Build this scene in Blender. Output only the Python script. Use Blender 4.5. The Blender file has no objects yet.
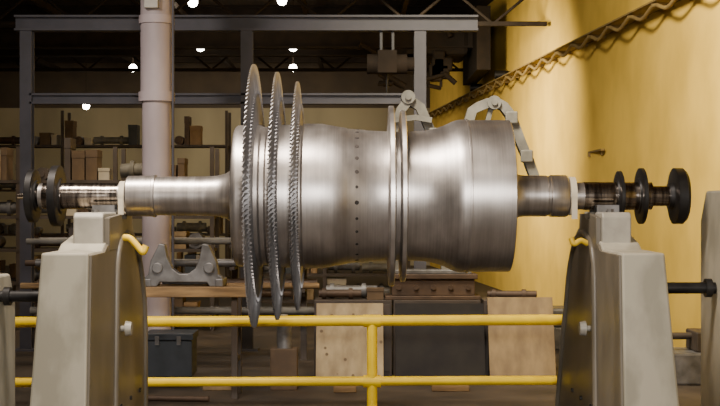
import bpy, bmesh, math, random
from mathutils import Vector, Matrix
random.seed(7)
S = bpy.context.scene
COL = S.collection

# ------------------------------------------------------------ materials
def mat(name, c1, c2=None, rough=0.6, metal=0.0, scale=4.0, detail=4.0, stretch=(1,1,1), bump=0.0, rvar=0.1, lo=0.35, hi=0.65, emit=None, spec=0.5, spots=None):
    m = bpy.data.materials.new(name); m.use_nodes = True
    nt = m.node_tree; b = nt.nodes["Principled BSDF"]
    c2 = c2 or tuple(v*0.75 for v in c1)
    tc = nt.nodes.new("ShaderNodeTexCoord"); mp = nt.nodes.new("ShaderNodeMapping")
    mp.inputs["Scale"].default_value = stretch
    n = nt.nodes.new("ShaderNodeTexNoise"); n.inputs["Scale"].default_value = scale; n.inputs["Detail"].default_value = detail
    r = nt.nodes.new("ShaderNodeValToRGB")
    r.color_ramp.elements[0].position = lo; r.color_ramp.elements[0].color = (*c2, 1)
    r.color_ramp.elements[1].position = hi; r.color_ramp.elements[1].color = (*c1, 1)
    nt.links.new(tc.outputs["Object"], mp.inputs[0]); nt.links.new(mp.outputs[0], n.inputs["Vector"])
    nt.links.new(n.outputs["Fac"], r.inputs[0])
    out = r.outputs[0]
    if spots:
        v = nt.nodes.new("ShaderNodeTexVoronoi"); v.inputs["Scale"].default_value = spots[1]
        nt.links.new(tc.outputs["Object"], v.inputs["Vector"])
        sr = nt.nodes.new("ShaderNodeMapRange"); sr.inputs["From Min"].default_value = .10; sr.inputs["From Max"].default_value = .16
        sr.inputs["To Min"].default_value = 1; sr.inputs["To Max"].default_value = 0
        nt.links.new(v.outputs["Distance"], sr.inputs[0])
        mx = nt.nodes.new("ShaderNodeMixRGB"); nt.links.new(sr.outputs[0], mx.inputs[0]); nt.links.new(out, mx.inputs[1]); mx.inputs[2].default_value = (*spots[0],1)
        out = mx.outputs[0]
    nt.links.new(out, b.inputs["Base Color"])
    mr = nt.nodes.new("ShaderNodeMapRange")
    mr.inputs["To Min"].default_value = max(0.02, rough-rvar); mr.inputs["To Max"].default_value = min(1, rough+rvar)
    nt.links.new(n.outputs["Fac"], mr.inputs[0]); nt.links.new(mr.outputs[0], b.inputs["Roughness"])
    b.inputs["Metallic"].default_value = metal
    b.inputs["Specular IOR Level"].default_value = spec
    if bump:
        bp = nt.nodes.new("ShaderNodeBump"); bp.inputs["Strength"].default_value = bump; bp.inputs["Distance"].default_value = 0.02
        nt.links.new(n.outputs["Fac"], bp.inputs["Height"]); nt.links.new(bp.outputs[0], b.inputs["Normal"])
    if emit:
        b.inputs["Emission Color"].default_value = (*emit[0], 1); b.inputs["Emission Strength"].default_value = emit[1]
    return m
def add_lines(m, scale=60, strength=.12):
    """fine turning marks: thin bands across the axis"""
    nt = m.node_tree; b = nt.nodes["Principled BSDF"]
    tc = nt.nodes.new("ShaderNodeTexCoord"); mp = nt.nodes.new("ShaderNodeMapping"); mp.inputs["Scale"].default_value = (1,.02,.02)
    n = nt.nodes.new("ShaderNodeTexNoise"); n.inputs["Scale"].default_value = scale; n.inputs["Detail"].default_value = 3
    nt.links.new(tc.outputs["Object"], mp.inputs[0]); nt.links.new(mp.outputs[0], n.inputs["Vector"])
    src = b.inputs["Base Color"].links[0].from_socket
    mr = nt.nodes.new("ShaderNodeMapRange"); mr.inputs["To Min"].default_value = 1-strength*2; mr.inputs["To Max"].default_value = 1+strength
    nt.links.new(n.outputs["Fac"], mr.inputs[0])
    mx = nt.nodes.new("ShaderNodeVectorMath"); mx.operation='SCALE'
    nt.links.new(src, mx.inputs[0]); nt.links.new(mr.outputs[0], mx.inputs["Scale"]); nt.links.new(mx.outputs[0], b.inputs["Base Color"])

M_drum  = mat("brushed_steel", (.60,.56,.53), (.40,.365,.34), .38, .93, 2.2, 10, (1.6,.8,.8), .04, .08, lo=.38, hi=.62); add_lines(M_drum, 60, .17)
M_drum2 = mat("satin_steel", (.57,.53,.495), (.43,.39,.36), .35, .93, 2.4, 9, (1.6,.8,.8), .03, .07); add_lines(M_drum2, 60, .14)
M_shaft = mat("turned_steel", (.62,.575,.54), (.47,.43,.40), .34, .93, 3, 7, (5,.6,.6), .02, .06); add_lines(M_shaft, 80, .14)
M_journal = mat("polished_journal", (.52,.45,.39), (.18,.15,.13), .20, 1, 9, 3, (5,.4,.4), 0, .08)
M_blade = mat("blade_steel", (.36,.35,.355), (.24,.232,.238), .45, .6, 6, 4, (1,1,1), .03, .06)
M_ringst = mat("ring_steel", (.66,.62,.59), (.50,.465,.44), .34, .93, 6, 4, (1,1,1), .01, .05)
M_black = mat("blackened_steel", (.018,.016,.015), (.008,.007,.007), .45, .3, 8)
M_hole  = mat("dark_hole", (.04,.032,.028), (.015,.012,.010), .9)
M_cream = mat("olive_cream_paint", (.41,.375,.29), (.29,.265,.20), .5, 0, 3.5, 9, (1,1,.5), .03, .1, lo=.38, hi=.58)
M_taupe = mat("shade_taupe_paint", (.17,.145,.108), (.10,.085,.062), .40, 0, 2.5, 8, (1,1,.4), .05, .1)  # shade of the pedestal inner faces is put into this dark taupe
M_strap = mat("cream_strap", (.70,.62,.46), (.56,.49,.36), .7)
M_yellow= mat("safety_yellow", (.90,.62,.004), (.80,.54,.004), .4, 0, 5, spec=.3)
M_hose  = mat("yellow_hose", (.90,.60,.03), (.72,.46,.025), .5)
M_mauve = mat("pink_grey_paint", (.42,.35,.345), (.32,.265,.26), .6, 0, 2, 6, (1,1,.4))
M_gantry= mat("blue_grey_steel_paint", (.075,.072,.088), (.047,.045,.055), .6, 0, 2)
M_cast  = mat("grey_cast_iron", (.20,.195,.195), (.10,.095,.09), .5, .5, 5, 6, (1,1,1), .2)
M_ltgrey= mat("light_grey_enamel", (.40,.37,.31), (.29,.27,.225), .5, .1, 4)
M_frame = mat("grey_beige_frame_paint", (.17,.16,.138), (.09,.085,.073), .65, 0, 5, 8, (1,1,1), .1)
M_timber= mat("rough_timber", (.30,.19,.085), (.15,.09,.04), .8, 0, 5, 6, (.4,4,4), .1)
M_ply   = mat("tan_plywood", (.40,.31,.18), (.25,.185,.105), .8, 0, 3, 8, (2,2,.8), .03, spots=((.12,.08,.045),5.5))
M_ply2  = mat("brown_plywood", (.27,.19,.095), (.17,.115,.06), .8, 0, 3, 8, (2,2,.8), .03)
M_dark  = mat("dark_rubber", (.020,.017,.015), (.010,.008,.008), .65, 0, 3, spec=.2)
M_copper= mat("brown_steel_sheet", (.10,.062,.038), (.055,.034,.022), .6, .3, 3)
M_blue  = mat("dark_blue_grey_paint", (.045,.052,.064), (.024,.03,.036), .5, 0, 3)
M_card  = mat("brown_cardboard", (.27,.175,.09), (.19,.12,.06), .85, 0, 3)
M_card2 = mat("dark_carton", (.12,.078,.043), (.075,.048,.028), .85, 0, 3)
M_white = mat("offwhite_carton", (.44,.39,.30), (.34,.30,.23), .8, 0, 3)
M_ochre = mat("yellowish_box_paint", (.36,.25,.075), (.26,.18,.05), .8, 0, 3)
M_rack  = mat("rack_brown_paint", (.06,.043,.032), (.038,.028,.02), .6, 0, 3)
M_hoist = mat("brown_hoist_paint", (.028,.020,.014), (.018,.013,.009), .8, 0, 3, spec=.15)
M_ceil  = mat("dark_roof_sheet", (.07,.046,.026), (.03,.02,.012), .9, 0, 1.2, 4, (6,.3,1))
M_floor = mat("stained_concrete", (.065,.048,.034), (.025,.019,.014), .6, 0, 1.3, 8, (1,1,1), .05, .15)
M_wally = mat("mustard_yellow_wall_paint", (.78,.52,.095), (.60,.39,.066), .85, 0, .9, 10, (1,1,.8), .005, lo=.3, hi=.65, spec=.2)
M_wallb = mat("dull_beige_wall_paint", (.33,.28,.17), (.22,.185,.11), .8, 0, .5, 7, (1,1,.3), .02)
M_walld = mat("dark_cladding", (.07,.05,.03), (.045,.032,.02), .85, 0, 1)
M_pale  = mat("brown_panelled_plaster", (.36,.31,.255), (.28,.24,.195), .85, 0, 1)
M_lamp  = mat("lamp_glow", (1,.95,.85), None, .5, emit=((1,.92,.78), 40))
M_ledge = mat("brown_ochre_ledge", (.24,.16,.045), (.17,.11,.035), .8)

# ------------------------------------------------------------ helpers
def finish(bm, name, m, smooth=True, parent=None, org=None, label=None, cat=None, group=None, kind=None, bevel=0, seg=2, ang=35):
    bmesh.ops.recalc_face_normals(bm, faces=bm.faces)
    vs = [v.co for v in bm.verts]
    lo = Vector([min(v[i] for v in vs) for i in range(3)]); hi = Vector([max(v[i] for v in vs) for i in range(3)])
    c = org if org is not None else Vector(((lo.x+hi.x)/2, (lo.y+hi.y)/2, lo.z))
    c = Vector(c)
    bmesh.ops.translate(bm, verts=bm.verts, vec=-c)
    me = bpy.data.meshes.new(name); bm.to_mesh(me); bm.free()
    if m is not None: me.materials.append(m)
    o = bpy.data.objects.new(name, me); COL.objects.link(o); o.location = c
    if smooth:
        for p in me.polygons: p.use_smooth = True
        me.update()
        try: me.set_sharp_from_angle(angle=math.radians(ang))
        except Exception: pass
    if bevel:
        b = o.modifiers.new("bevel", 'BEVEL'); b.width = bevel; b.segments = seg; b.limit_method = 'ANGLE'
    tag(o, label, cat, group, kind)
    if parent: attach(o, parent)
    return o
def tag(o, label=None, cat=None, group=None, kind=None):
    if label: o["label"] = label
    if cat: o["category"] = cat
    if group: o["group"] = group
    if kind: o["kind"] = kind
WP = {}
def wpos(o):
    p = Vector(o.location)
    return WP.get(o.name, p)
def attach(o, parent):
    w = Vector(o.location); WP[o.name] = w
    o.parent = parent
    o.location = w - wpos(parent)
def empty(name, loc, label, cat, group=None):
    e = bpy.data.objects.new(name, None); COL.objects.link(e); e.location = loc; e.empty_display_size = .2
    tag(e, label, cat, group); return e
def add_box(bm, x0,x1,y0,y1,z0,z1, M=None):
    r = bmesh.ops.create_cube(bm, size=1)
    for v in r['verts']:
        v.co = Vector(((x0+x1)/2+v.co.x*(x1-x0), (y0+y1)/2+v.co.y*(y1-y0), (z0+z1)/2+v.co.z*(z1-z0)))
        if M: v.co = M @ v.co
def box(name, x0,x1,y0,y1,z0,z1, m, bevel=.01, **k):
    bm = bmesh.new(); add_box(bm, x0,x1,y0,y1,z0,z1)
    return finish(bm, name, m, smooth=False, bevel=bevel, **k)
def add_cyl(bm, a, b, r, r2=None, seg=24):
    a = Vector(a); b = Vector(b); d = b-a
    q = d.to_track_quat('Z','Y').to_matrix().to_4x4()
    bmesh.ops.create_cone(bm, cap_ends=True, segments=seg, radius1=r, radius2=r if r2 is None else r2, depth=d.length,
        matrix=Matrix.Translation((a+b)/2) @ q)
def cyl(name, a, b, r, m, r2=None, seg=24, **k):
    bm = bmesh.new(); add_cyl(bm, a, b, r, r2, seg)
    return finish(bm, name, m, **k)
def add_lathe(bm, prof, cy, cz, seg=96):
    rings = []
    for x, r in prof:
        if r < 1e-5: rings.append([bm.verts.new((x, cy, cz))])
        else: rings.append([bm.verts.new((x, cy+r*math.cos(2*math.pi*i/seg), cz+r*math.sin(2*math.pi*i/seg))) for i in range(seg)])
    for A, B in zip(rings, rings[1:]):
        for i in range(seg):
            j = (i+1) % seg
            if len(A) == 1 and len(B) == 1: continue
            if len(A) == 1: bm.faces.new((A[0], B[j], B[i]))
            elif len(B) == 1: bm.faces.new((A[i], A[j], B[0]))
            else: bm.faces.new((A[i], A[j], B[j], B[i]))
def lathe(name, prof, m, seg=96, cy=0, cz=2.57, closed=False, ang=28, **k):
    bm = bmesh.new()
    if closed: prof = prof + [prof[0]]
    add_lathe(bm, prof, cy, cz, seg)
    if closed: bmesh.ops.remove_doubles(bm, verts=bm.verts, dist=1e-6)
    return finish(bm, name, m, ang=ang, **k)
def prism(name, pts, x0, x1, m, bevel=.01, x1b=None, **k):
    """polygon in the Y-Z plane extruded along X; x1b = outer x at z=0 (taper)"""
    bm = bmesh.new(); zt = max(p[1] for p in pts)
    A = [bm.verts.new((x0, y, z)) for y, z in pts]
    B = [bm.verts.new(((x1 if x1b is None else x1b+(x1-x1b)*z/zt), y, z)) for y, z in pts]
    bm.faces.new(A); bm.faces.new(B[::-1]); n = len(pts)
    for i in range(n): bm.faces.new((A[i], B[i], B[(i+1)%n], A[(i+1)%n]))
    return finish(bm, name, m, smooth=False, bevel=bevel, **k)
def add_tube(bm, pts, r, seg=12):
    pts = [Vector(p) for p in pts]; rings = []
    for i, p in enumerate(pts):
        d = (pts[min(i+1, len(pts)-1)] - pts[max(i-1, 0)]).normalized()
        q = d.to_track_quat('Z', 'Y')
        rings.append([bm.verts.new(p + q @ Vector((r*math.cos(2*math.pi*j/seg), r*math.sin(2*math.pi*j/seg), 0))) for j in range(seg)])
    for A, B in zip(rings, rings[1:]):
        for j in range(seg):
            bm.faces.new((A[j], A[(j+1)%seg], B[(j+1)%seg], B[j]))
    bm.faces.new(rings[0][::-1]); bm.faces.new(rings[-1])
def spline(P, n=8):
    P = [Vector(p) for p in P]; P = [P[0]*2-P[1]] + P + [P[-1]*2-P[-2]]; out = []
    for i in range(1, len(P)-2):
        for k in range(n):
            t = k/n; a,b,c,d = P[i-1:i+3]
            out.append(.5*((2*b)+(c-a)*t+(2*a-5*b+4*c-d)*t*t+(3*b-a-3*c+d)*t**3))
    out.append(P[-2]); return out
def tube(name, pts, r, m, **k):
    bm = bmesh.new(); add_tube(bm, pts, r); return finish(bm, name, m, **k)

# ------------------------------------------------------------ room
def poly(name, co, m, thick, direction):
    bm = bmesh.new(); n = len(co)
    A = [bm.verts.new(c) for c in co]; B = [bm.verts.new(Vector(c)+Vector(direction)*thick) for c in co]
    bm.faces.new(A); bm.faces.new(B[::-1])
    for i in range(n): bm.faces.new((A[i], B[i], B[(i+1)%n], A[(i+1)%n]))
    return finish(bm, name, m, smooth=False, kind="structure", org=(0,0,0))
H = 8.5; YB = 39.0; YF = -16.0; XL = -15.0
def wx(y): return 2.8+(YB-y)*0.0856
XR = wx(YF)
poly("floor", [(XL,YF,0),(XR,YF,0),(wx(YB),YB,0),(XL,YB,0)], M_floor, .2, (0,0,-1))
poly("ceiling", [(XL,YF,H),(XR,YF,H),(wx(YB),YB,H),(XL,YB,H)], M_ceil, .2, (0,0,1))
poly("wall_right", [(XR,YF,0),(wx(YB),YB,0),(wx(YB),YB,H),(XR,YF,H)], M_wally, .2, (1,.0856,0))
poly("wall_back", [(XL,YB,0),(wx(YB),YB,0),(wx(YB),YB,6.3),(XL,YB,6.3)], M_wallb, .2, (0,1,0))
poly("wall_back_upper", [(XL,YB,6.3),(wx(YB),YB,6.3),(wx(YB),YB,H),(XL,YB,H)], M_walld, .2, (0,1,0))
poly("wall_left", [(XL,YF,0),(XL,YB,0),(XL,YB,H),(XL,YF,H)], M_walld, .2, (-1,0,0))
poly("wall_front", [(XL,YF,0),(XR,YF,0),(XR,YF,H),(XL,YF,H)], M_pale, .2, (0,-1,0))

# rail and brown cable loops added to make the yellow wall's scalloped diagonal shadow
bm = bmesh.new()
def ledge(bm, z0, z1, w, ya, yb):
    a = [(wx(ya)-w,ya,z0),(wx(ya),ya,z0),(wx(ya),ya,z1),(wx(ya)-w,ya,z1)]
    b = [(wx(yb)-w,yb,z0),(wx(yb),yb,z0),(wx(yb),yb,z1),(wx(yb)-w,yb,z1)]
    A = [bm.verts.new(v) for v in a]; B = [bm.verts.new(v) for v in b]
    bm.faces.new(A); bm.faces.new(B[::-1])
    for i in range(4): bm.faces.new((A[i],B[i],B[(i+1)%4],A[(i+1)%4]))
ledge(bm, 5.90, 5.93, .42, -4, 38.8)
y = -3.5
while y < 38:
    add_box(bm, wx(y)-.40, wx(y)-.02, y, y+.06, 5.84, 5.90); y += 1.4
finish(bm, "trim_1", M_ledge, smooth=False, kind="structure", org=(0,0,0))
P = []; y = -3.5
while y < 36.5:
    P.append((wx(y)-.36, y, 5.86)); P.append((wx(y+.7)-.36, y+.7, 5.72)); y += 1.4
P.append((wx(y)-.36, y, 5.86))
tube("shadow_cable", spline(P,4), .035, M_ledge, label="brown cable loops added for the scalloped shadow on the yellow wall", cat="cable")

# roof beams
for i, y in enumerate([10, 15.5, 21, 26.5, 32, 37]):
    bm = bmesh.new(); xr = wx(y)-.12
    add_box(bm, XL+.1, xr, y-.12, y+.12, H-.08, H-.001)
    add_box(bm, XL+.1, xr, y-.02, y+.02, H-.55, H-.05)
    add_box(bm, XL+.1, xr, y-.12, y+.12, H-.6, H-.54)
    finish(bm, "roof_beam", M_hoist, smooth=False, label="dark steel roof beam under the hall ceiling", cat="roof beam", group="roof beams of the hall")
for i, x in enumerate([-12, -8.5, -5, -1.5, 1.2]):
    bm = bmesh.new()
    add_box(bm, x-.06, x+.06, 8, 38.8, H-.78, H-.6)
    finish(bm, "roof_purlin", M_hoist, smooth=False, label="long dark steel purlin running under the roof beams", cat="roof purlin", group="purlins of the hall")
for y in (18.2, 29.0):
    bm = bmesh.new(); xr = wx(y)-.10; z0, z1 = 6.75, 7.68
    add_box(bm, XL+.02, xr, y-.06, y+.06, z0, z0+.1); add_box(bm, XL+.02, xr, y-.06, y+.06, z1-.1, z1)
    x = XL+.2; k = 0
    while x+1.0 < xr:
        a, b = (z0+.05, z1-.05) if k%2 == 0 else (z1-.05, z0+.05)
        add_cyl(bm, (x,y,a), (x+1.0,y,b), .035, seg=6); x += 1.0; k += 1
    for xx in (-9,-4,.5): add_box(bm, xx-.04, xx+.04, y-.04, y+.04, z1-.02, H-.002)
    finish(bm, "lattice_truss", M_hoist, smooth=False, label="dark open lattice roof truss spanning the hall", cat="roof truss", group="lattice trusses of the hall")

for (x, y, z) in [(-4.6,24.5,7.0),(-1.93,24.5,7.0),(-2.23,30.3,7.0),(-7.56,30.3,7.0),(-9.88,33.9,6.0),(-2.1,22.0,7.95),(-4.2,36,6.7),(-4.5,22.0,7.9)]:
    e = empty("high_bay_lamp", (x,y,z), "small round lamp glowing warm white under the hall roof", "ceiling lamp", "high bay lamps of the hall")
    cyl("lamp_shade", (x,y,z+.08), (x,y,z+.15), .09, M_hoist, r2=.03, seg=20, parent=e)
    cyl("lamp_rod", (x,y,z+.14), (x,y,H), .008, M_hoist, seg=8, parent=e)
    bm = bmesh.new(); bmesh.ops.create_uvsphere(bm, u_segments=16, v_segments=10, radius=.13, matrix=Matrix.Translation((x,y,z)))
    finish(bm, "lamp_bulb", M_lamp, parent=e)

# ------------------------------------------------------------ rotor
AX = 2.57
rotor = empty("turbine_rotor", (0,0,AX), "bare steel turbine rotor, drum with three bladed disks, on pedestals", "turbine rotor")
def X(px): return (px-360)/100
def pr(l): return [(X(a), b) for a, b in l]
lathe("drum", pr([(237,0),(236,.45),(236,.67),(237,.69),(239,.702),(242,.705),(262,.705),(264,.69),(268,.69),(270,.71),(300,.712),(303,.705),(305,.722),(322,.722),(334,.70),(347,.678),(348,.672),(365,.66),(366,.655),(385,.645),(405,.64),(425,.652),(436,.675),(444,.705),(452,.742),(456,.756),(460,.762),(465,.762)]), M_drum, seg=160, parent=rotor)
lathe("drum_end_band", pr([(464.8,.60),(465,.770),(466.5,.770),(467,.757),(508,.757),(508.6,.750),(508.6,.70),(508.6,.4),(508.6,0)]), M_drum2, seg=160, parent=rotor)
lathe("shaft", pr([(40,0),(40,.125),(117,.125),(126,.13),(127,.185),(128.5,.20),(151,.205),(153,.205),(153.5,.212),(156,.212),(156.5,.195),(160,.193),(205,.195),(218,.203),(226,.225),(233,.27),(237,.36)]), M_shaft, seg=96, parent=rotor)
lathe("shaft", pr([(507,.30),(511,.25),(517,.215),(524,.205),(546,.205),(547,.197),(549,.197),(550,.21),(565,.21),(567,.20),(568,.175),(574,.175),(575,.135),(640,.135),(650,.10)]), M_shaft, seg=96, parent=rotor)
lathe("journal", pr([(44,.11),(44,.131),(104,.131),(105,.128),(119,.128),(119,.11)]), M_journal, seg=96, parent=rotor)
lathe("journal", pr([(583,.11),(583,.14),(640,.14),(641,.138),(651,.138),(652,.10),(676,.10),(676,.0)]), M_journal, seg=96, parent=rotor)
def disc(px, r, t, hub=.15):
    h = t/2
    lathe("collar_disk", pr([(px-h-1.5,.10),(px-h-1.5,hub),(px-h,hub+.01),(px-h,r-.012),(px-h+.5,r),(px+h-.5,r),(px+h,r-.012),(px+h,hub+.01),(px+h+1.5,hub),(px+h+1.5,.10)]), M_black, seg=72, parent=rotor)
disc(33, .265, 7); disc(57, .305, 8, .17)
disc(619, .25, 4, .17); disc(641, .28, 4.5, .17)
lathe("coupling_flange", pr([(668,.0),(668,.125),(672,.14),(673,.27),(673.5,.28),(682,.28),(682.5,.27),(684,.26),(685,.25),(685,.10),(684,.0)]), M_black, seg=72, parent=rotor)
lathe("shaft_end", pr([(18,0),(18,.03),(30,.03),(30,.07),(41,.07),(41,0)]), M_journal, seg=32, parent=rotor)
bm = bmesh.new(); rh_ = random.Random(5)
for k in range(28):
    a = 2*math.pi*(k+.5+rh_.uniform(-.08,.08))/28; c, s = math.cos(a), math.sin(a); q = rh_.choice([.015,.019,.021])
    add_cyl(bm, (X(357), .64*c, AX+.64*s), (X(357), .668*c, AX+.668*s), q, seg=12)
finish(bm, "drilled_hole_row", M_hole, parent=rotor, kind="stuff", label="ring of small dark drilled holes around the drum")
def seal(px, r, w):
    lathe("seal_ring", pr([(px-w,.60),(px-w,.70),(px-w*.55,.74),(px-w*.55,r-.06),(px-w*.75,r-.04),(px-w*.7,r-.008),(px-w*.5,r),(px+w*.5,r),(px+w*.7,r-.008),(px+w*.75,r-.04),(px+w*.55,r-.06),(px+w*.55,.74),(px+w,.70),(px+w,.60)]), M_ringst, seg=160, parent=rotor)
seal(391.0, .90, 3.8); seal(402.5, .855, 3.6)

def blade_bm(bm, rh, R, M=None):
    secs = []; ns = 6
    for i in range(ns):
        t = i/(ns-1); r = rh + (R-rh)*t
        st = math.radians(36+24*t); ch = .064*(1-t)+.048*t; th = .011*(1-t)+.006*t
        pts = [(-.5,0),(-.30,.8),(0,1.0),(.30,.65),(.5,0),(.25,-.05),(-.15,-.1)]
        ring = []
        for u, v in pts:
            a = u*ch; b = v*th
            ax = a*math.cos(st)-b*math.sin(st); cy = a*math.sin(st)+b*math.cos(st)
            ring.append(bm.verts.new((ax, cy, r)))
        secs.append(ring)
    for A, B in zip(secs, secs[1:]):
        n = len(A)
        for j in range(n): bm.faces.new((A[j],A[(j+1)%n],B[(j+1)%n],B[j]))
    bm.faces.new(secs[-1]); bm.faces.new(secs[0][::-1])
    vs = [v for s in secs for v in s]
    r = bmesh.ops.create_cube(bm, size=1)
    for v in r['verts']:
        x, y, z = v.co
        v.co = Vector((x*.064 + y*.024, y*.022, rh-.01+z*.030))
    vs += r['verts']
    if M:
        for v in vs: v.co = M @ v.co
rest = bmesh.new()
N = 140
for px, R, cnt in [(255,1.31,34),(278,1.235,33),(298,1.14,33)]:
    rh = R*.80
    d = lathe("bladed_disk", pr([(px-3.5,.68),(px-3.5,.73),(px-2.0,.77),(px-2.0,rh-.08),(px-2.7,rh-.05),(px-2.7,rh-.01),(px+2.7,rh-.01),(px+2.7,rh-.05),(px+2.0,rh-.08),(px+2.0,.77),(px+3.5,.73),(px+3.5,.68)]), M_blade, seg=120, parent=rotor, org=(X(px),0,AX),
              label="steel disk carrying a dense row of blades")
    bm = bmesh.new(); blade_bm(bm, rh, R)
    bmesh.ops.recalc_face_normals(bm, faces=bm.faces)
    me = bpy.data.meshes.new("blade"); bm.to_mesh(me); bm.free(); me.materials.append(M_blade)
    order = sorted(range(N), key=lambda k: abs((2*math.pi*k/N - math.pi/2 + math.pi) % (2*math.pi) - math.pi))
    for idx, k in enumerate(order):
        th = 2*math.pi*k/N
        if idx < cnt:
            b = bpy.data.objects.new("blade", me); COL.objects.link(b); b.parent = d; b.rotation_euler = (th,0,0)
        else:
            blade_bm(rest, rh, R, Matrix.Translation((X(px),0,AX)) @ Matrix.Rotation(th, 4, 'X'))
finish(rest, "blade_remainder", M_blade, smooth=False, kind="stuff", parent=rotor, label="remaining turbine blades around the disks")

# ------------------------------------------------------------ pedestals
def pedestal(sgn, xi, xo_t, xo_b, blkY, label):
    e = empty("balancing_pedestal", (sgn*(xi+xo_b)/2,0,0), label, "machine pedestal", "rotor pedestals")
    s = sgn
    back = 1.55 if s < 0 else 2.25
    k_ = 0 if s < 0 else .10
    arc = [(.30,2.30),(.50+k_,2.26),(.68+k_,2.19),(.86+k_,2.08),(1.02+k_,1.93),(1.15+k_,1.76),(1.25+k_,1.56),(1.34+2*k_,1.25)]
    prism("pedestal_body", [(-1.75,0),(-1.58,2.06),(blkY-.12,2.06),(blkY,2.12)]+arc+[(back,0)], s*xi, s*xo_t, M_cream, bevel=.02, x1b=s*xo_b, parent=e)
    prism("inner_cover_plate", [(-1.73,.02),(-1.565,2.04),(blkY-.12,2.045),(blkY,2.10)]+[(y-.03,z-.03) for y,z in arc]+[(back-.04,.02)], s*(xi-.025), s*xi, M_taupe, bevel=.006, parent=e, label="taupe inner cover plate with shade put into its dark colour")
    rim = [(y-.10,z-.10) for y,z in arc]
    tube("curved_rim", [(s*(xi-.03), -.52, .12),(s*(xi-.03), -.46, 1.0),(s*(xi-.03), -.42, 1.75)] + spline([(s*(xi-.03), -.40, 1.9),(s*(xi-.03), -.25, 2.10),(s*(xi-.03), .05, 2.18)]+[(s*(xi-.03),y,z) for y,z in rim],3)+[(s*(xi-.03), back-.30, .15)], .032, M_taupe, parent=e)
    prism("bearing_block", [(blkY,2.05),(blkY,2.37),(blkY+.04,2.41),(-.17,2.41),(-.12,2.36),(.12,2.36),(.17,2.41),(.45,2.41),(.50,2.2),(.5,2.07)], s*(xi+.02), s*(xi+.30), M_ltgrey, bevel=.015, parent=e)
    prism("block_side_plate", [(blkY+.06,2.05),(blkY+.06,2.36),(-.17,2.39),(-.12,2.34),(.12,2.34),(.17,2.39),(.44,2.39),(.48,2.2),(.48,2.05)], s*(xi-.03), s*(xi+.02), M_taupe, bevel=.006, parent=e)
    bm = bmesh.new(); seg = 24; xa, xb = sorted((s*(xi+.03), s*(xi+.25)))
    jr = .131 if s < 0 else .14
    ring = []
    for k in range(seg+1):
        a = math.pi + math.pi*k/seg
        ring.append(((jr+.002)*math.cos(a), AX+(jr+.002)*math.sin(a)))
    outer = [(.21,AX),(.21,2.36),(-.21,2.36),(-.21,AX)]
    pts = ring + outer
    A = [bm.verts.new((xa,y,z)) for y,z in pts]; B = [bm.verts.new((xb,y,z)) for y,z in pts]
    bm.faces.new(A); bm.faces.new(B[::-1]); n = len(pts)
    for i in range(n): bm.faces.new((A[i],B[i],B[(i+1)%n],A[(i+1)%n]))
    bmesh.ops.bisect_plane(bm, geom=bm.verts[:]+bm.edges[:]+bm.faces[:], plane_co=(0,0,AX-.09), plane_no=(0,0,1), clear_outer=True)
    finish(bm, "bearing_cradle", M_cast, smooth=False, parent=e)
    for yy in (blkY+.12, .32):
        cyl("clamp_bolt", (s*(xi+.12),yy,2.40), (s*(xi+.12),yy,2.44), .035, M_cast, seg=6, parent=e)
    bm = bmesh.new(); ky = -.15
    add_cyl(bm, (s*(xi-.02),ky,1.26), (s*(xi-.11),ky,1.26), .03, seg=12)
    add_cyl(bm, (s*(xi-.07),ky,1.26), (s*(xi-.13),ky,1.26), .075, .065, seg=20)
    finish(bm, "clamp_knob", M_ltgrey, parent=e, label="grey clamp knob")
    for k in range(5):
        cyl("cover_bolt", (s*(xi-.02),-1.3+k*.55,.5),(s*(xi-.045),-1.3+k*.55,.5),.022, M_black, seg=6, parent=e)
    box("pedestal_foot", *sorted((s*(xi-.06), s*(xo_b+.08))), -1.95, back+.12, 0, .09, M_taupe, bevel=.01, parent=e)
    return e
pedestal(-1, 2.385, 2.79, 2.92, -.84, "tall cream steel balancing pedestal under the dark journal")
pedestal(1, 2.30, 2.66, 2.84, -.55, "tall cream steel balancing pedestal beside the coupling flange")

def strap(px, r0):
    x = X(px); e = empty("lifting_strap", (x,0,AX-.2), "cream fabric strap looped round the rotor shaft", "strap", "straps round the shaft")
    lathe("strap_loop", [(x-.03,r0),(x-.03,r0+.014),(x+.03,r0+.014),(x+.03,r0)], M_strap, seg=48, closed=True, parent=e)
    bm = bmesh.new(); add_box(bm, x-.028, x+.028, -r0-.012, -r0+.003, AX-r0-.05, AX+.02)
    finish(bm, "strap_tail", M_strap, smooth=False, parent=e)
strap(123.5, .134); strap(571.5, .178)

tube("air_hose", spline([(-2.325,-.20,2.16),(-2.26,-.22,2.15),(-2.19,-.24,2.08),(-2.13,-.25,2.02),(-2.10,-.24,2.08)]), .035, M_hose,
     label="short yellow air hose curling beside the pedestal head", cat="hose", group="yellow air hoses")
tube("air_hose", spline([(2.24,-.2,2.10),(2.17,-.22,2.13),(2.10,-.24,2.10),(2.07,-.24,2.16)]), .028, M_hose,
     label="short yellow air hose curling beside the pedestal head", cat="hose", group="yellow air hoses")

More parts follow.
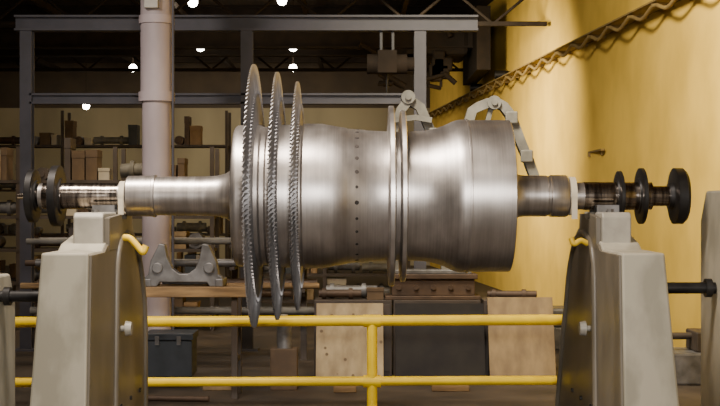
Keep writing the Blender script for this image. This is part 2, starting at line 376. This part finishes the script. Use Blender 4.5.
def sidecol(s, x0, x1, ztop, lab, rodz):
    e = empty("drive_column", (s*(x0+x1)/2,-.6,0), lab, "machine column", "end columns of the balancing machine")
    prism("column_body", [(-1.0,0),(-.95,ztop),(-.1,ztop),(.1,ztop-.3),(.1,0)], s*x0, s*x1, M_cream, bevel=.02, parent=e)
    box("column_foot", *sorted((s*(x0-.06), s*(x1+.1))), -1.1, .2, 0, .08, M_taupe, parent=e)
    bm = bmesh.new(); add_cyl(bm, (s*(x0+.02),-.45,rodz), (s*(x0-.62),-.45,rodz), .055, seg=24)
    add_cyl(bm, (s*(x0-.04),-.45,rodz), (s*(x0-.10),-.45,rodz), .09, seg=24)
    finish(bm, "drive_rod", M_black, parent=e)
sidecol(-1, 3.47, 3.95, 1.80, "low cream steel end column with a short dark drive rod", 1.60)
sidecol(1, 3.43, 3.9, 2.62, "tall cream steel end column near the coupling flange", 1.68)

# ------------------------------------------------------------ guard rail
gr = empty("guard_rail", (-.5,2.6,0), "yellow tubular steel guard rail with two horizontal bars", "guard rail")
for z in (1.08, .355):
    cyl("horizontal_bar", (-4.25,2.6,z-.01), (3.0,2.6,z+.02), .064 if z > 1 else .056, M_yellow, parent=gr)
for x in (-4.3, .145, 2.6):
    cyl("post", (x,2.6,.02), (x,2.6,1.09), .062, M_yellow, parent=gr)
    cyl("base_plate", (x,2.6,0), (x,2.6,.025), .12, M_yellow, parent=gr)
for z in (1.085,.36):
    cyl("fitting", (.04,2.6,z), (.25,2.6,z), .074, M_yellow, parent=gr)

# ------------------------------------------------------------ items behind the rail
tr = empty("timber_trestle", (-2.1,3.9,0), "rough brown timber trestle holding a grey iron casting", "trestle")
for yy in (3.6, 4.1):
    box("timber_beam", -3.0, -1.42, yy-.08, yy+.08, 1.30, 1.43, M_timber, parent=tr)
for x in (-2.85,-1.6):
    for yy in (3.6,4.1):
        box("trestle_leg", x-.04, x+.04, yy-.04, yy+.04, 0, 1.30, M_rack, bevel=.005, parent=tr)
    box("cross_brace", x-.03, x+.03, 3.6, 4.1, .45, .52, M_rack, bevel=.005, parent=tr)
bm = bmesh.new()
x0_, w_, z0_, h_ = -2.26, 1.0, 1.43, .55
pr_ = [(-.5,0),(-.5,.22),(-.45,.28),(-.42,.60),(-.36,.82),(-.31,1),(-.24,.98),(-.21,.68),(-.14,.42),(-.05,.30),(.06,.30),(.15,.42),(.21,.68),(.24,1),(.32,.98),(.38,.74),(.42,.58),(.45,.28),(.5,.22),(.5,0),(.34,0),(.30,.10),(-.30,.10),(-.34,0)]
A = [bm.verts.new((x0_+u*w_,3.62,z0_+v*h_)) for u,v in pr_]; B = [bm.verts.new((x0_+u*w_,3.80,z0_+v*h_)) for u,v in pr_]
bm.faces.new(A); bm.faces.new(B[::-1]); n = len(pr_)
for i in range(n): bm.faces.new((A[i],B[i],B[(i+1)%n],A[(i+1)%n]))
for sx in (-1,1):
    add_cyl(bm, (x0_+sx*.33,3.58,z0_+.24),(x0_+sx*.33,3.84,z0_+.24),.07,seg=16)
    add_box(bm, x0_+sx*.46-.05,x0_+sx*.46+.05,3.60,4.1,z0_,z0_+.1)
add_box(bm, x0_-.3,x0_+.3,3.8,4.05,z0_+.02,z0_+.14)
finish(bm, "bearing_housing", M_cast, smooth=False, bevel=.012, label="grey cast iron half bearing housing resting on timber beams", cat="casting")
ps = empty("pipe_stand", (-2.4,7.6,0), "dark steel stand carrying long horizontal pipes", "pipe stand")
for x in (-4.6,-2.0,-.9):
    box("stand_post", x-.05,x+.05,7.75,7.85,0,2.1,M_rack,bevel=0,parent=ps)
    for z in (.75,1.15,1.5,1.85):
        box("stand_arm", x-.04,x+.04,7.3,7.8,z-.05,z,M_rack,bevel=0,parent=ps)
rr = random.Random(11)
for z in (.75,1.15,1.5,1.85):
    for k in range(2):
        r = rr.uniform(.045,.08); m = rr.choice([M_copper,M_cast,M_timber,M_frame])
        cyl("steel_pipe",(-5.1+rr.uniform(-.3,.2),7.42+k*.2,z+r),(-.6+rr.uniform(-.2,.1),7.42+k*.2,z+r),r,m,seg=16,
            label="long horizontal steel pipe lying on a stand",cat="pipe",group="pipes on the stand")

for i, (x0,x1,m) in enumerate([(-.66,.46,M_rack),(.48,1.74,M_rack),(1.78,2.76,M_rack)]):
    e = empty("steel_cabinet", ((x0+x1)/2,6.0,0), "low dark steel workshop cabinet with double doors", "cabinet", "low steel cabinets")
    box("cabinet_body", x0, x1, 5.7, 6.3, 0, 1.10, m, parent=e)
    for s in (0,1):
        a = x0+.03+s*(x1-x0)/2; b = a+(x1-x0)/2-.06
        d = box("cabinet_door", a, b, 5.675, 5.7, .08, 1.04, m, bevel=.004, parent=e)
        hx = b-.08 if s == 0 else a+.08
        cyl("handle", (hx,5.66,.55), (hx,5.66,.72), .012, M_cast, seg=8, parent=d)
def board(name, x0, x1, z1, m, lab, tilt, y=5.22, t=.02, cat="board"):
    bm = bmesh.new(); add_box(bm, x0, x1, -t, 0, 0, z1)
    M = Matrix.Translation((0,y,.02)) @ Matrix.Rotation(-tilt,4,'X')
    for v in bm.verts: v.co = M @ v.co
    return finish(bm, name, m, smooth=False, label=lab, cat=cat, bevel=.003)
board("plywood_sheet", -.62, .33, 1.10, M_ply, "worn tan plywood sheet with dark knots leaning on a cabinet", .32)
board("dark_board", .50, 1.76, 1.10, M_dark, "near-black rubbery board leaning on a cabinet", .32)
board("plywood_sheet", 1.82, 2.75, 1.19, M_ply2, "brown plywood sheet leaning on a cabinet", .32)
def clutterbox(name, x0,x1,y0,y1,z0,z1,m,lab,cat,grp=None):
    bm = bmesh.new(); add_box(bm,x0,x1,y0,y1,z0,z1-.015); add_box(bm,x0-.008,x1+.008,y0-.008,y1+.008,z1-.07*(z1-z0)/.3-.01,z1)
    return finish(bm,name,m,smooth=False,label=lab,cat=cat,group=grp,bevel=.004)
def roller(x,y,z,r,L,m,lab):
    bm=bmesh.new(); add_cyl(bm,(x,y,z+r),(x+L,y,z+r),r*.7,seg=20)
    for q in (.08,.7): add_cyl(bm,(x+L*q,y,z+r),(x+L*q+.06,y,z+r),r,seg=20)
    finish(bm,"machine_shaft",m,label=lab,cat="machine part",group="loose parts on the cabinets")
roller(-.60,5.95,1.10,.08,.62,M_copper,"rusty stepped shaft lying on a cabinet")
roller(-.50,6.15,1.10,.11,.75,M_cast,"grey stepped shaft lying on a cabinet")
roller(1.86,6.0,1.10,.07,.72,M_copper,"rusty stepped shaft lying on a cabinet")
clutterbox("parts_box",.10,.34,5.78,5.98,1.10,1.27,M_card2,"dark brown parts box on a cabinet","box")

e = empty("equipment_chest", (-2.62,5.2,0), "dark blue-grey steel equipment chest on a wooden skid", "chest")
box("chest_body", -2.97,-2.32,4.95,5.5,.10,.60,M_blue,parent=e); box("chest_lid",-2.99,-2.30,4.93,5.52,.605,.70,M_blue,parent=e)
for x in (-2.8,-2.5): box("latch",x-.03,x+.03,4.915,4.95,.54,.66,M_cast,bevel=.003,parent=e)
for x in (-2.85,-2.45): box("skid",x-.05,x+.05,4.95,5.5,0,.10,M_timber,parent=e)
e = empty("hydraulic_jack", (-1.02,4.5,0), "small grey hydraulic bottle jack standing on a wooden block", "jack")
box("wooden_block",-1.2,-.84,4.35,4.65,0,.55,M_card2,parent=e)
cyl("jack_body",(-1.02,4.5,.55),(-1.02,4.5,.85),.10,M_cast,parent=e)
cyl("jack_ram",(-1.02,4.5,.84),(-1.02,4.5,1.0),.05,M_ltgrey,parent=e)
cyl("steel_rod", (-2.9,3.45,.035),(-1.9,3.35,.035),.035, M_copper, label="rusty brown steel rod lying on the floor", cat="steel rod")
for (x,y,w,h,m,l) in [(-.2,4.2,.3,.12,M_timber,"rough brown timber block lying on the floor"),(-1.9,4.4,.4,.10,M_ply2,"brown wood offcut lying on the floor"),(1.2,4.3,.5,.09,M_timber,"rough brown timber block lying on the floor")]:
    box("timber_block",x-w/2,x+w/2,y-.08,y+.08,0,h,m,label=l,cat="timber block",group="timber offcuts on the floor")

e = empty("frame_plinth",(1.05,6.0,1.10),"dark brown bolted steel plinth standing on the cabinets","plinth")
bm=bmesh.new(); add_box(bm,.46,1.66,5.8,6.2,1.16,1.40); add_box(bm,.36,1.74,5.72,6.28,1.10,1.16); add_box(bm,.40,1.70,5.76,6.24,1.40,1.47)
finish(bm,"plinth_body",M_copper,smooth=False,bevel=.01,parent=e)
for k in range(5): cyl("plinth_bolt",(.56+k*.25,5.80,1.28),(.56+k*.25,5.77,1.28),.04,M_copper,seg=6,parent=e)
st = empty("arched_lifting_frame", (1.2,6.0,1.47), "dull grey steel frame with an angled and a curved arm", "lifting frame")
def band(pts, y, t, dy, parent, name="arched_arm", m=M_frame, n=8):
    pts = [(p.x,p.z) for p in spline([(a,0,b) for a,b in pts], n)]
    bm = bmesh.new(); L = []
    for i, (px_, pz) in enumerate(pts):
        a = pts[max(i-1,0)]; b = pts[min(i+1,len(pts)-1)]
        d = Vector((b[0]-a[0], b[1]-a[1])).normalized(); nn = Vector((-d.y, d.x))
        o_ = Vector((px_,pz))+nn*t/2; q = Vector((px_,pz))-nn*t/2
        L.append([bm.verts.new((o_.x,y-dy,o_.y)), bm.verts.new((o_.x,y+dy,o_.y)), bm.verts.new((q.x,y+dy,q.y)), bm.verts.new((q.x,y-dy,q.y))])
    for A,B in zip(L,L[1:]):
        for j in range(4): bm.faces.new((A[j],A[(j+1)%4],B[(j+1)%4],B[j]))
    bm.faces.new(L[0]); bm.faces.new(L[-1][::-1])
    return finish(bm, name, m, parent=parent, smooth=False)
band([(.52,1.5),(.42,3.3),(.60,3.86),(.76,4.06)], 6.0, .14, .12, st, "angled_arm", n=1)
band([(.64,4.06),(.88,3.9),(1.14,3.3),(1.26,1.5)], 6.03, .14, .10, st, "angled_arm", n=1)
band([(.46,3.70),(.80,3.74),(1.04,3.70)], 5.86, .08, .05, st, "cross_bar", n=1)
band([(1.50,1.5),(1.52,2.5),(1.58,3.66),(1.72,3.9),(2.0,3.96),(2.18,3.80),(2.34,3.4),(2.56,2.84),(2.5,2.62),(2.2,2.58),(1.52,2.58)], 6.0, .14, .10, st, n=2)
for (x,z) in ((.70,4.04),(1.95,3.96)):
    b_ = bmesh.new(); add_cyl(b_,(x,5.855,z),(x,6.14,z),.10,seg=20); add_cyl(b_,(x,5.82,z),(x,6.18,z),.045,seg=12)
    finish(b_,"eye_lug",M_frame,parent=st)
for (x,z) in ((.48,3.45),(1.09,3.5),(2.2,3.74),(2.42,3.18)):
    box("bolted_bracket",x-.09,x+.09,5.83,5.89,z-.09,z+.09,M_frame,bevel=.02,parent=st)
box("frame_base", .46, 1.62, 5.85, 6.15, 1.47, 1.53, M_cast, parent=st)
box("tie_beam", .5, 1.56, 5.95, 6.05, 2.2, 2.32, M_cast, parent=st)
band([(1.93,3.95),(1.80,3.4),(1.72,2.6)],6.0,.07,.05,st,"strut")

# ------------------------------------------------------------ big column
pc = empty("support_column", (-3.05,6.5,0), "thick round pink-grey painted steel column reaching the roof", "column")
cyl("column_shaft",(-3.05,6.5,.06),(-3.05,6.5,4.1),.215,M_mauve,seg=40,parent=pc)
cyl("column_upper_shaft",(-3.05,6.5,4.1),(-3.05,6.5,H),.24,M_mauve,seg=40,parent=pc)
cyl("column_base_plate",(-3.05,6.5,0),(-3.05,6.5,.06),.4,M_mauve,seg=40,parent=pc)
cyl("column_collar",(-3.05,6.5,4.02),(-3.05,6.5,4.16),.27,M_mauve,seg=40,parent=pc)
cyl("column_collar",(-3.05,6.5,5.18),(-3.05,6.5,5.3),.265,M_mauve,seg=40,parent=pc)
box("junction_box",-3.19,-2.98,6.17,6.28,5.38,5.62,M_ltgrey,parent=pc)
tube("conduit",[(-2.79,6.4,.1),(-2.79,6.4,4),(-2.79,6.4,H-.02)],.02,M_gantry,parent=pc)

gf = empty("steel_gantry", (-1.9,9.1,0), "dark blue-grey steel gantry with heavy top beam and three posts", "gantry")
def ibeam(name, x0,x1,y,z0,z1,w,m,parent):
    bm = bmesh.new(); t=.035
    add_box(bm,x0,x1,y-w,y+w,z0,z0+t); add_box(bm,x0,x1,y-w,y+w,z1-t,z1); add_box(bm,x0,x1,y-.02,y+.02,z0+t,z1-t)
    return finish(bm,name,m,smooth=False,parent=parent)
ibeam("top_beam",-5.85,2.0,9.1,5.42,5.68,.13,M_gantry,gf)
ibeam("lower_beam",-5.6,.9,9.1,4.18,4.36,.10,M_gantry,gf)
for x in (-5.66,-1.92,1.02):
    bm=bmesh.new(); add_box(bm,x-.10,x+.10,9.0,9.03,.03,5.42); add_box(bm,x-.10,x+.10,9.17,9.2,.03,5.42); add_box(bm,x-.02,x+.02,9.03,9.17,.03,5.42)
    add_box(bm,x-.2,x+.2,8.9,9.3,0,.03)
    finish(bm,"post",M_gantry,smooth=False,parent=gf)
ho = empty("chain_hoist",(.4,9.1,4.6),"dark brown electric chain hoist hanging from the gantry beam","hoist")
bm=bmesh.new(); add_cyl(bm,(.12,9.1,4.86),(.80,9.1,4.86),.17,seg=24); add_box(bm,.3,.62,8.9,9.3,4.7,5.08); finish(bm,"hoist_body",M_hoist,parent=ho)
cyl("hoist_motor",(.79,9.1,4.86),(.92,9.1,4.86),.12,M_hoist,parent=ho)
for x in (.36,.56): box("hoist_hanger",x-.03,x+.03,9.06,9.14,5.06,5.42,M_black,parent=ho)
cyl("hoist_chain",(.46,9.1,4.3),(.46,9.1,4.72),.02,M_black,seg=8,parent=ho)

# overhead crane deeper in the hall
yc=25.0
cr = empty("overhead_crane",(0,yc,6.2),"dark overhead crane with trolley and tangled pipework under the roof","overhead crane")
for y in (yc-1,yc+1):
    bm=bmesh.new(); xr=wx(y)-.7
    add_box(bm,XL+.3,xr,y-.2,y+.2,6.9,6.95); add_box(bm,XL+.3,xr,y-.04,y+.04,6.95,7.45); add_box(bm,XL+.3,xr,y-.2,y+.2,7.45,7.5)
    finish(bm,"crane_girder",M_hoist,smooth=False,parent=cr)
box("end_carriage",wx(yc)-.80,wx(yc)-.42,yc-2.4,yc+2.4,6.15,7.9,M_hoist,parent=cr)
for y in (yc-2,yc+2): cyl("carriage_wheel",(wx(y)-.06,y,6.05),(wx(y)-.44,y,6.05),.12,M_black,parent=cr)
box("trolley_body",.9,3.1,yc-1.1,yc+1.1,6.7,7.9,M_hoist,bevel=.15,parent=cr)
rc = random.Random(14)
for k in range(14):
    a = Vector((rc.uniform(.3,2.6), yc-1.25+rc.uniform(-.2,.2), rc.uniform(5.8,7.2)))
    d = Vector((rc.uniform(-.9,.9),rc.uniform(-.2,.2),rc.uniform(-.4,.4)))
    b = a+d; b.x=min(b.x,2.7)
    cyl("crane_strut",a,b,rc.uniform(.04,.10),M_hoist,seg=10,parent=cr)
for k in range(6):
    x=rc.uniform(.5,2.4); z=rc.uniform(6.0,6.8); w_=rc.uniform(.12,.35); h_=rc.uniform(.12,.35)
    box("crane_control_box",x-w_,x+w_,yc-1.25,yc-.85,z-h_,z+h_,M_hoist,bevel=.06,parent=cr)
for x in (.7,1.5,2.3): box("crane_hanger",x-.04,x+.04,yc-1.12,yc-1.04,5.8,6.92,M_hoist,bevel=0,parent=cr)

# ------------------------------------------------------------ storage racks
def rack(x0, n, bay, y, shelves, ztop, seed, cat="storage rack"):
    r = random.Random(seed); w = n*bay
    e = empty("storage_rack",(x0+w/2,y+.45,0),"brown steel storage rack filled with cartons and parts",cat,"storage racks")
    for i in range(n+1):
        for yy in (y,y+.9):
            box("upright",x0+i*bay-.04,x0+i*bay+.04,yy-.04,yy+.04,0,ztop,M_rack,bevel=0,parent=e)
    for z in shelves:
        box("shelf",x0,x0+w,y-.05,y+.95,z-.06,z,M_rack,bevel=0,parent=e)
    mats=[M_card,M_card2,M_card2,M_ochre,M_white,M_copper,M_rack,M_cast,M_blue,M_ply2,M_cast,M_rack]
    for si,z in enumerate(shelves):
        top = (shelves[si+1] if si+1<len(shelves) else ztop+.3)-z-.12
        x = x0+.1
        while x < x0+w-.3:
            bw=r.uniform(.10,.32); bh=min(top,r.uniform(.2,1.0)); kind=r.random()
            if kind<.18: bw=r.uniform(.6,1.1)
            k=round((x-x0)/bay)*bay+x0
            if x-.05<k<x+bw+.05:
                x=k+.06
                if x+bw>x0+w-.05: break
            m=r.choice(mats)
            lab={M_card:"brown cardboard carton on a storage rack",M_card2:"dark brown carton on a storage rack",M_white:"off-white carton on a storage rack",M_ochre:"yellowish parts box on a storage rack",M_copper:"rust-brown metal box on a storage rack",M_rack:"dark metal parts box on a storage rack",M_cast:"grey metal parts box on a storage rack",M_blue:"dark blue parts box on a storage rack",M_ply2:"brown plywood box on a storage rack"}[m]
            if kind<.18:
                rad=r.uniform(.06,.14); mm=r.choice([M_cast,M_copper,M_frame])
                bm=bmesh.new(); add_cyl(bm,(x,y+.3,z+rad*1.4),(x+bw,y+.3,z+rad*1.4),rad,seg=16)
                for q in (.2,.75): add_cyl(bm,(x+bw*q,y+.3,z+rad*1.4),(x+bw*q+.08,y+.3,z+rad*1.4),rad*1.4,seg=16)
                finish(bm,"machine_shaft",mm,label="stepped metal shaft lying along a storage rack shelf",cat="machine part",group="shafts on the storage racks")
            elif m in (M_cast,M_copper,M_rack) and bw>.14:
                rad=min(bw/2,top/2,.2); cx_=x+bw/2
                bm=bmesh.new(); add_cyl(bm,(cx_,y+.1,z+rad),(cx_,y+.5,z+rad),rad,seg=20); add_cyl(bm,(cx_,y+.04,z+rad),(cx_,y+.56,z+rad),rad*.5,seg=16)
                finish(bm,"machine_roller",m,label="metal roller with a hub lying on a storage rack",cat="machine part",group="rollers on the storage racks")
            else:
                clutterbox("storage_carton",x,x+bw,y+.06,y+.55,z,z+bh,m,lab,"box","boxes on the storage racks")
            x+=bw+r.uniform(.01,.05)
rack(-8.6, 3, 1.9, 12.5, (.3,.95,1.6,2.25,2.95), 3.6, 5)
rack(-2.7, 2, 1.9, 16.5, (.3,.9,1.5,2.3,3.1), 3.4, 9)
rack(-13.5, 4, 2.4, 25, (.3,1.6,2.9,4.2), 5.2, 21)
def machine(x,y,w,h,lab):
    e=empty("workshop_machine",(x,y,0),lab,"machine tool","machines along the yellow wall")
    box("machine_bed",x-w/2,x+w/2,y-.4,y+.4,0,h*.55,M_cast,bevel=.03,parent=e)
    box("machine_head",x-w/2,x-w/6,y-.35,y+.35,h*.55,h,M_cast,bevel=.04,parent=e)
    cyl("machine_spindle",(x-w/6,y,h*.8),(x+w/6,y,h*.8),.05,M_rack,parent=e)
    box("machine_slide",x+w/6,x+w/3,y-.3,y+.3,h*.55,h*.9,M_rack,bevel=.02,parent=e)
machine(3.9,9.5,1.6,.7,"low grey lathe standing near the yellow wall")
machine(4.4,5.2,1.4,.8,"low grey lathe standing near the yellow wall")
yy=14.6
bm=bmesh.new(); add_box(bm,wx(yy-1.3)-.05,wx(yy+.2)-.0,yy-1.3,yy+.2,3.56,3.60)
for q in (-1.0,0): add_box(bm,wx(yy+q)-.05,wx(yy+q)-.0,yy+q-.04,yy+q+.04,3.48,3.57)
finish(bm,"wall_bracket",M_ledge,smooth=False,label="thin brown bracket strip fixed on the yellow wall",cat="bracket")

# ------------------------------------------------------------ lights
def area(name, loc, target, size, power, col, sy=None, spread=None):
    l = bpy.data.lights.new(name,'AREA'); l.energy=power; l.color=col; l.size=size
    if sy: l.shape='RECTANGLE'; l.size_y=sy
    if spread: l.spread=math.radians(spread)
    o = bpy.data.objects.new(name,l); COL.objects.link(o); o.location=loc
    o.rotation_euler=(Vector(target)-Vector(loc)).to_track_quat('-Z','Y').to_euler(); return o
area("key_light",(.8,-12.5,3.7),(0,0,2.4),.8,800,(1,.95,.89))
area("front_fill",(-1,-8,8.2),(-1,-8,0),6,300,(1,.88,.74),2.5)  # added overhead fill, lifts the front wall and floor the rotor reflects
area("hall_light_near",(-2,-2,8.2),(-1,0,0),4,480,(1,.88,.76),1.2,110)
area("column_fill",(-6,-1,7.5),(-3,6.5,4),1,60,(1,.90,.84),None,60)  # added fill aimed at the pink-grey column
area("rack_fill",(-4,9.6,8.1),(-4.5,13,1.5),5,450,(1,.82,.58),1.5,140)  # added fill aimed at the rack fronts
area("hall_light_far",(-4,29.5,7.4),(-4,39,3),8,420,(1,.86,.66),2,150)
area("roof_uplight",(-3,20,5.2),(-3,22,8.5),8,45,(1,.72,.42),5)  # uplight without a fixture, washes the roof from below
area("wall_fill",(.6,3,7.6),(6.2,7.5,4.0),1.2,820,(1,.89,.68),None,130)  # added fill that brightens the yellow wall
area("wall_fill_far",(-.2,16,6.3),(4.6,20,3.5),1.2,480,(1,.87,.62),None,100)  # second added fill, evens out the far stretch of yellow wall
w = bpy.data.worlds.new("world"); S.world=w; w.use_nodes=True
w.node_tree.nodes["Background"].inputs[0].default_value=(.25,.2,.15,1); w.node_tree.nodes["Background"].inputs[1].default_value=.3

cam = bpy.data.cameras.new("camera"); cam.lens=65; cam.sensor_width=36; cam.clip_end=200
co = bpy.data.objects.new("camera",cam); COL.objects.link(co); co.location=(0,-13,2.5); co.rotation_euler=(math.radians(90),0,0)
S.camera=co
